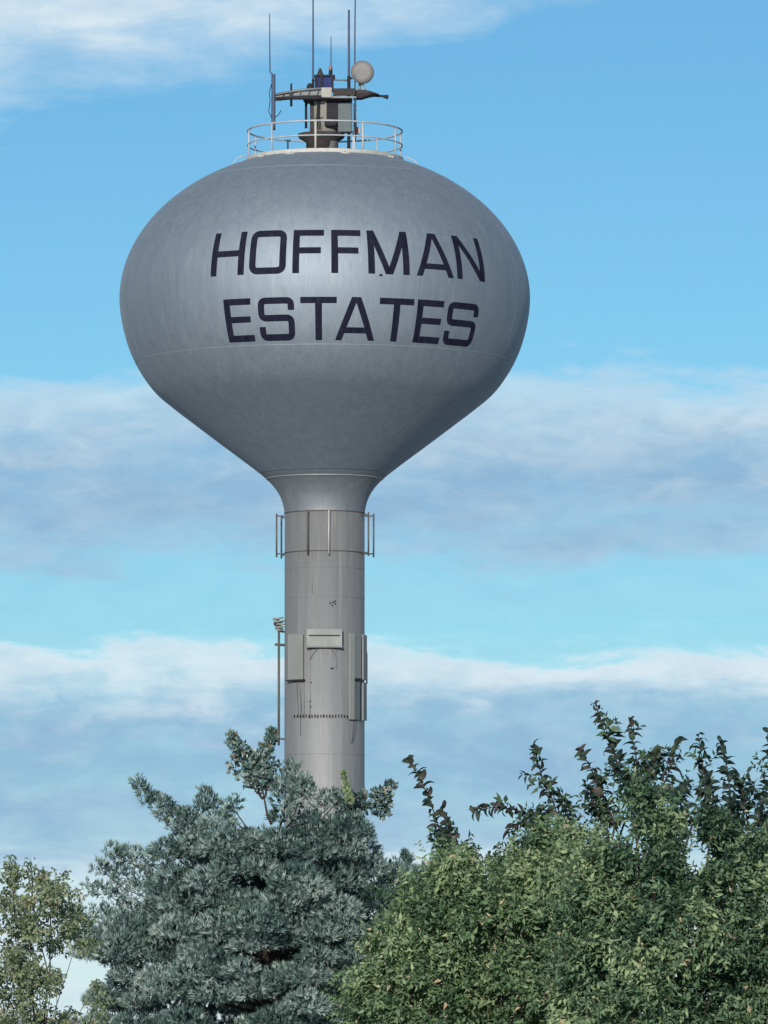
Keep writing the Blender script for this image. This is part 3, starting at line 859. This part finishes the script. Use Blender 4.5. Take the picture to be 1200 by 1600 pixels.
def build_leafy(name, D, poly, label, seed, spacing, trunkx, xr, yr, mat, depth=.9, holes=(), tone0=0.0):
    k = FPX / D
    rg = np.random.default_rng(seed)
    base = px(trunkx, 1590, D); base[2] = 0
    root = empty(name, base)
    tag(root, label, 'shrub', 'loose leafy green shrubs at the right')
    clumps, placed = [], []
    for _ in range(9000):
        x, y = rg.uniform(*xr), rg.uniform(*yr)
        if not in_poly(x, y, poly): continue
        e = edge_dist(x, y, poly)
        if e < 20 or any(math.hypot(x - hx, y - hy) < hr for hx, hy, hr in holes): continue
        half = depth * math.sqrt(min(1, e / 140.0))
        dd = rg.choice([-1, -1, 1]) * half * rg.uniform(.5, 1.1)
        sp = spacing * (1 if y < 1625 else 1.7)
        if any((x - a) ** 2 + (y - b) ** 2 < (sp if (dd < 0) == (c < 0) else 5) ** 2 for a, b, c in placed): continue
        placed.append((x, y, dd))
        c = px(x, y, D); c[1] += dd
        clumps.append((c, e, rg.normal() * .19 + tone0, y))
    mb = MB()
    t0 = Vector(base)
    for (c, e, tn, y) in clumps[::2]:
        if c[2] < .6: continue
        a = t0 + Vector((rg.normal() * .12, rg.normal() * .12, rg.uniform(.1, .6)))
        limb(mb, a, Vector(c), .014, .004, -.06, rg, 5)
    mb.tube([t0, t0 + Vector((.02, 0, .75))], [.09, .05], 8)
    wood(mb, 'trunk', M_BARK, root)
    PV, PT = [], []
    cen = np.array([base[0], base[1], 1.6])
    for (c, e, tn, y) in clumps:
        n = int(34 * (spacing / 30) ** 1.5) if y < 1640 else 8
        outw = unit((c - cen) * np.array([.5, .6, .7]))
        d = unit(rg.normal(size=(n, 3)) * .75 + outw * .55 + np.array([0, -.25, .55]))
        Ls = rg.uniform(.10, .27, n) * spacing / 30
        p = c + rg.normal(size=(n, 3)) * np.array([.05, .06, .05])
        V, T = leafy_shoots(rg, p, d, Ls, np.clip(.45 + tn + rg.normal(size=n) * .16, 0, .93), 7, .062, .0135)
        tan = rg.random(len(T)) < .012
        PV.append(V); PT.append(np.where(tan, 1.0, np.clip(T, 0, .93)))
    o = leaf_mesh('crown', np.concatenate(PV), np.concatenate(PT), mat, root)
    tag(o, kind='stuff')
    return root
polyA = [(515, 2010), (520, 1700), (545, 1600), (528, 1560), (575, 1505), (560, 1470), (615, 1440), (600, 1390), (645, 1392), (660, 1360), (688, 1330), (735, 1325), (765, 1358), (790, 1335), (830, 1298), (860, 1288), (905, 1295), (930, 1335), (945, 1400), (950, 1600), (955, 2010)]
build_leafy('leafy_shrub', 48.0, polyA, 'loose yellow-green leafy shrub overlapping the blue-green spruce', 21, 30, 760, (510, 960), (1265, 2000), M_ARB, holes=((735, 1350, 20), (775, 1372, 18), (640, 1470, 12), (800, 1440, 14), (700, 1540, 12)), tone0=.05)
polyB = [(875, 2010), (873, 1600), (878, 1450), (890, 1360), (920, 1310), (960, 1290), (972, 1238), (1028, 1235), (1045, 1280), (1075, 1300), (1105, 1282), (1140, 1290), (1165, 1325), (1200, 1295), (1240, 1290), (1290, 1370), (1310, 1600), (1310, 2010)]
build_leafy('leafy_shrub', 46.0, polyB, 'deep green leafy shrub at the right edge beneath the tallest shoots', 22, 37, 1080, (870, 1320), (1215, 2000), M_ARB2, holes=((985, 1322, 42), (1092, 1350, 36), (1150, 1310, 22), (1060, 1320, 18), (1010, 1440, 24), (1150, 1470, 26), (1100, 1560, 24), (960, 1540, 20)))

# ---------------- shrub with tall shoots behind the leafy shrubs
def leaf_blade(name, mat, L, W, curl, fold, tone):
    n = 6
    vs, fs = [], []
    for i in range(n + 1):
        t = i / n
        wv = W * math.sin(math.pi * min(1, t * .93 + .07)) ** .8 * (1 - .25 * t) if 0 < i < n else 0.0006
        y = L * (math.sin(curl * t) / curl); z = -L * (1 - math.cos(curl * t)) / curl
        vs += [(-wv, y, z + fold * wv), (0, y, z), (wv, y, z + fold * wv)]
    for i in range(n):
        for s in (0, 1):
            a = i * 3 + s
            fs.append((a, a + 1, a + 4, a + 3))
    me = bpy.data.meshes.new(name); me.from_pydata(vs, [], fs)
    me.polygons.foreach_set('use_smooth', [True] * len(fs))
    at = me.attributes.new('tone', 'FLOAT', 'POINT'); at.data.foreach_set('value', [tone] * len(vs))
    me.materials.append(mat)
    return me
def build_shoots():
    D = 50.0
    k = FPX / D
    rg = np.random.default_rng(5)
    base = px(960, 1590, D); base[2] = 0
    root = empty('lilac_shrub', base)
    tag(root, 'dark-leaved shrub whose tall upright leafy shoots stand against the sky', 'shrub')
    variants = [leaf_blade('leaf_blade', [M_SHOOT, M_SHOOT, M_SHOOT_P][i % 3], 1.0, [.21, .25, .28, .22, .26, .20][i], [1.6, 2.0, 1.2, 2.3, 1.4, 1.8][i], [.5, .7, .4, .6, .8, .5][i], [.1, .5, .9, .3, .7, .6][i]) for i in range(6)]
    shoots = [[(695, 1350), (688, 1300), (668, 1240), (641, 1184)], [(705, 1360), (705, 1310), (690, 1262)], [(862, 1300), (830, 1272), (780, 1258), (740, 1268)],
              [(850, 1300), (815, 1285), (797, 1300)], [(878, 1300), (862, 1245), (845, 1205), (834, 1163)], [(985, 1262), (965, 1190), (945, 1140), (932, 1096)],
              [(990, 1270), (996, 1200), (988, 1150), (987, 1122)], [(960, 1290), (935, 1225), (905, 1172)], [(1020, 1262), (1045, 1205), (1060, 1155)],
              [(1005, 1260), (1020, 1200), (1024, 1172)], [(1112, 1290), (1100, 1215), (1090, 1150)], [(1140, 1290), (1135, 1215), (1124, 1158)],
              [(1170, 1300), (1160, 1240), (1148, 1205)], [(1195, 1300), (1202, 1215), (1198, 1145)], [(950, 1300), (925, 1250), (912, 1222)], [(1080, 1290), (1065, 1250), (1050, 1245)],
              [(1000, 1280), (975, 1225), (955, 1195)], [(1025, 1275), (1010, 1215), (1010, 1190)], [(1130, 1300), (1115, 1240), (1108, 1215)], [(1180, 1310), (1185, 1250), (1170, 1222)], [(890, 1310), (885, 1265), (872, 1235)], [(720, 1370), (712, 1330), (702, 1310)], [(965, 1300), (945, 1270), (915, 1262)], [(1035, 1290), (1055, 1245), (1075, 1225)]]
    nleaf = 0
    extra = MB()
    stems = MB()
    for si, sh in enumerate(shoots):
        dd = rg.uniform(-.25, .35)
        P = [px(x, y, D) + np.array([0, dd + .04 * i * rg.normal(), 0]) for i, (x, y) in enumerate(sh)]
        # smooth resample
        pts = []
        Q = [P[0]] + P + [P[-1]]
        for i in range(1, len(Q) - 2):
            for j in range(6):
                t = j / 6
                pts.append(.5 * (2 * Q[i] + (-Q[i - 1] + Q[i + 1]) * t + (2 * Q[i - 1] - 5 * Q[i] + 4 * Q[i + 1] - Q[i + 2]) * t * t + (-Q[i - 1] + 3 * Q[i] - 3 * Q[i + 1] + Q[i + 2]) * t ** 3))
        pts.append(P[-1])
        pts = np.array(pts)
        b0 = Vector(pts[0])
        limb(stems, Vector(base) + Vector((.25 * rg.normal(), .2 * rg.normal(), .1)), b0, .022, .009, -.03, rg, 6)
        mb = MB().tube([Vector(q) for q in pts], list(np.linspace(.008, .0025, len(pts))), 5)
        shoot = wood(mb, 'shoot', M_TWIG, root)
        seg = np.linalg.norm(np.diff(pts, axis=0), axis=1); cum = np.concatenate([[0], np.cumsum(seg)])
        tot = cum[-1]
        s = tot * .18
        ph = rg.uniform(0, 6.28)
        while s < tot * 1.0:
            f = s / tot
            q = np.array([np.interp(s, cum, pts[:, c]) for c in range(3)])
            q2 = np.array([np.interp(min(tot, s + .01), cum, pts[:, c]) for c in range(3)])
            q1 = np.array([np.interp(s - .01, cum, pts[:, c]) for c in range(3)])
            ax = Vector(q2 - q1).normalized()
            for side in (0, math.pi):
                an = ph + side + rg.normal() * .35
                a0 = ax.orthogonal().normalized(); a1 = ax.cross(a0)
                outv = (a0 * math.cos(an) + a1 * math.sin(an))
                outv.y *= .75
                dirv = (outv * 1.0 + ax * (.45 + .8 * f * f) + Vector((0, 0, .15))).normalized()
                L = (.128 - .040 * f) * rg.uniform(.75, 1.2)
                yv = dirv; zv = (Vector((0, 0, 1)) - yv * yv.z)
                zv = (zv * .55 + Vector(rg.normal(size=3) * .75) + Vector((0, -.25, 0))); zv = (zv - yv * zv.dot(yv)).normalized()
                xv = yv.cross(zv)
                M4 = Matrix(((xv.x, yv.x, zv.x, q[0]), (xv.y, yv.y, zv.y, q[1]), (xv.z, yv.z, zv.z, q[2]), (0, 0, 0, 1))) @ Matrix.Scale(L, 4)
                me = variants[rg.integers(6)]
                if nleaf >= 298:
                    extra.add([M4 @ v_.co for v_ in me.vertices], [tuple(p_.vertices) for p_ in me.polygons], True)
                    continue
                lo = bpy.data.objects.new('leaf', me); COL.objects.link(lo)
                lo.parent = shoot
                lo.matrix_parent_inverse = (Matrix.Translation(root.location)).inverted() @ Matrix.Translation(root.location)
                lo.matrix_basis = M4
                nleaf += 1
            ph += math.pi / 2 + rg.normal() * .2
            s += (.056 - .028 * f) * rg.uniform(.8, 1.25)
    wood(stems, 'stem', M_BARK, root)
    if extra.v: tag(wood(extra, 'small_leaf', M_SHOOT, root), kind='stuff')
    # leafier, lower part of the shrub: short twigs between the tall shoots
    PV, PT = [], []
    P0, D0 = [], []
    for sh in shoots:
        for _ in range(6):
            t = rg.uniform(0, .7)
            i = min(len(sh) - 2, int(t * (len(sh) - 1))); ft = t * (len(sh) - 1) - i
            x = sh[i][0] * (1 - ft) + sh[i + 1][0] * ft; y = sh[i][1] * (1 - ft) + sh[i + 1][1] * ft
            P0.append(px(x, y, D) + np.array([0, rg.uniform(-.1, .25), 0]))
            D0.append([rg.normal() * .8, rg.normal() * .5, 1.0])
    P0 = np.array(P0); D0 = unit(np.array(D0))
    V, T = leafy_shoots(rg, P0, D0, rg.uniform(.10, .24, len(P0)), rg.uniform(0, .5, len(P0)), 5, .088, .019)
    PV.append(V); PT.append(T)
    for _ in range(150):
        x = rg.uniform(680, 1260); y = rg.uniform(1270, 1420) + (60 if x < 800 else 0)
        if math.hypot(x - 985, y - 1325) < 45 or math.hypot(x - 1090, y - 1350) < 38: continue
        c = px(x, y, D) + np.array([0, rg.uniform(-.2, .6), 0])
        r_ = rg.uniform(14, 26) / k
        pos, u = clump_points(rg, c, (r_, r_, r_), 34, .1)
        V, T = fan_sprays(rg, pos, unit(u + rg.normal(size=u.shape) * .5 + np.array([0, -.1, .1])), rg.random(len(pos)), 2, rg.uniform(.04, .07, len(pos)), .014, .8, .4)
        PV.append(V); PT.append(T)
    o = leaf_mesh('crown', np.concatenate(PV), np.concatenate(PT), M_DEC, root)
    tag(o, kind='stuff')
build_shoots()

# ---------------- thin olive shrub at the left edge
def build_olive():
    D = 75.0
    k = FPX / D
    rg = np.random.default_rng(9)
    base = px(50, 1590, D); base[2] = 0
    root = empty('olive_shrub', base)
    tag(root, 'thin brownish-olive shrub at the left edge with white sky showing through', 'shrub')
    poly = [(-120, 2000), (-130, 1500), (-90, 1400), (-40, 1370), (5, 1355), (40, 1362), (85, 1372), (120, 1400), (150, 1445), (145, 1490), (165, 1570), (175, 1640), (180, 2000)]
    mb = MB()
    PV, PT = [], []
    n = 0
    t0 = Vector(base)
    while n < 470:
        x, y = rg.uniform(-130, 180), rg.uniform(1345, 1800)
        if not in_poly(x, y, poly): continue
        if math.hypot((x - 118) * 1.0, (y - 1525) * .5) < 30: continue
        n += 1
        c = px(x, y, D) + np.array([0, rg.uniform(-.8, .8), 0])
        r_ = rg.uniform(12, 24) / k
        pos, u = clump_points(rg, c, (r_, r_, r_ * .8), int(rg.uniform(22, 60)), .1)
        tone = .45 + rg.normal() * .15 + rg.normal(size=len(pos)) * .18
        V, T = fan_sprays(rg, pos, unit(u + rg.normal(size=u.shape) * .6), tone, 2, rg.uniform(.05, .085, len(pos)), .017, .9, .2)
        PV.append(V); PT.append(T)
        if n % 9 == 0: limb(mb, t0 + Vector((0, 0, rg.uniform(.1, .9))), Vector(c), .010, .003, -.05, rg, 5)
    for a, b in (((20, 1390), (16, 1340)), ((50, 1400), (48, 1345)), ((80, 1400), (100, 1362)), ((65, 1400), (60, 1360))):
        A, Bv = px(*a, D), px(*b, D)
        limb(mb, t0 + Vector((0, 0, .8)), Vector(A), .011, .007, -.04, rg, 5)
        limb(mb, Vector(A), Vector(Bv), .010, .004, 0, rg, 4)
        for t in np.linspace(.2, 1, 7):
            pos, u = clump_points(rg, A * (1 - t) + Bv * t, (.07, .07, .05), 7, .2)
            V, T = fan_sprays(rg, pos, unit(u + rg.normal(size=u.shape) * .5), rg.random(len(pos)) * .4, 2, rg.uniform(.05, .08, len(pos)), .016, .8, .2)
            PV.append(V); PT.append(T)
    mb.tube([t0, t0 + Vector((0, 0, .95))], [.10, .06], 8)
    wood(mb, 'trunk', M_BARK, root)
    o = leaf_mesh('crown', np.concatenate(PV), np.concatenate(PT), M_OLIVE, root)
    tag(o, kind='stuff')
build_olive()
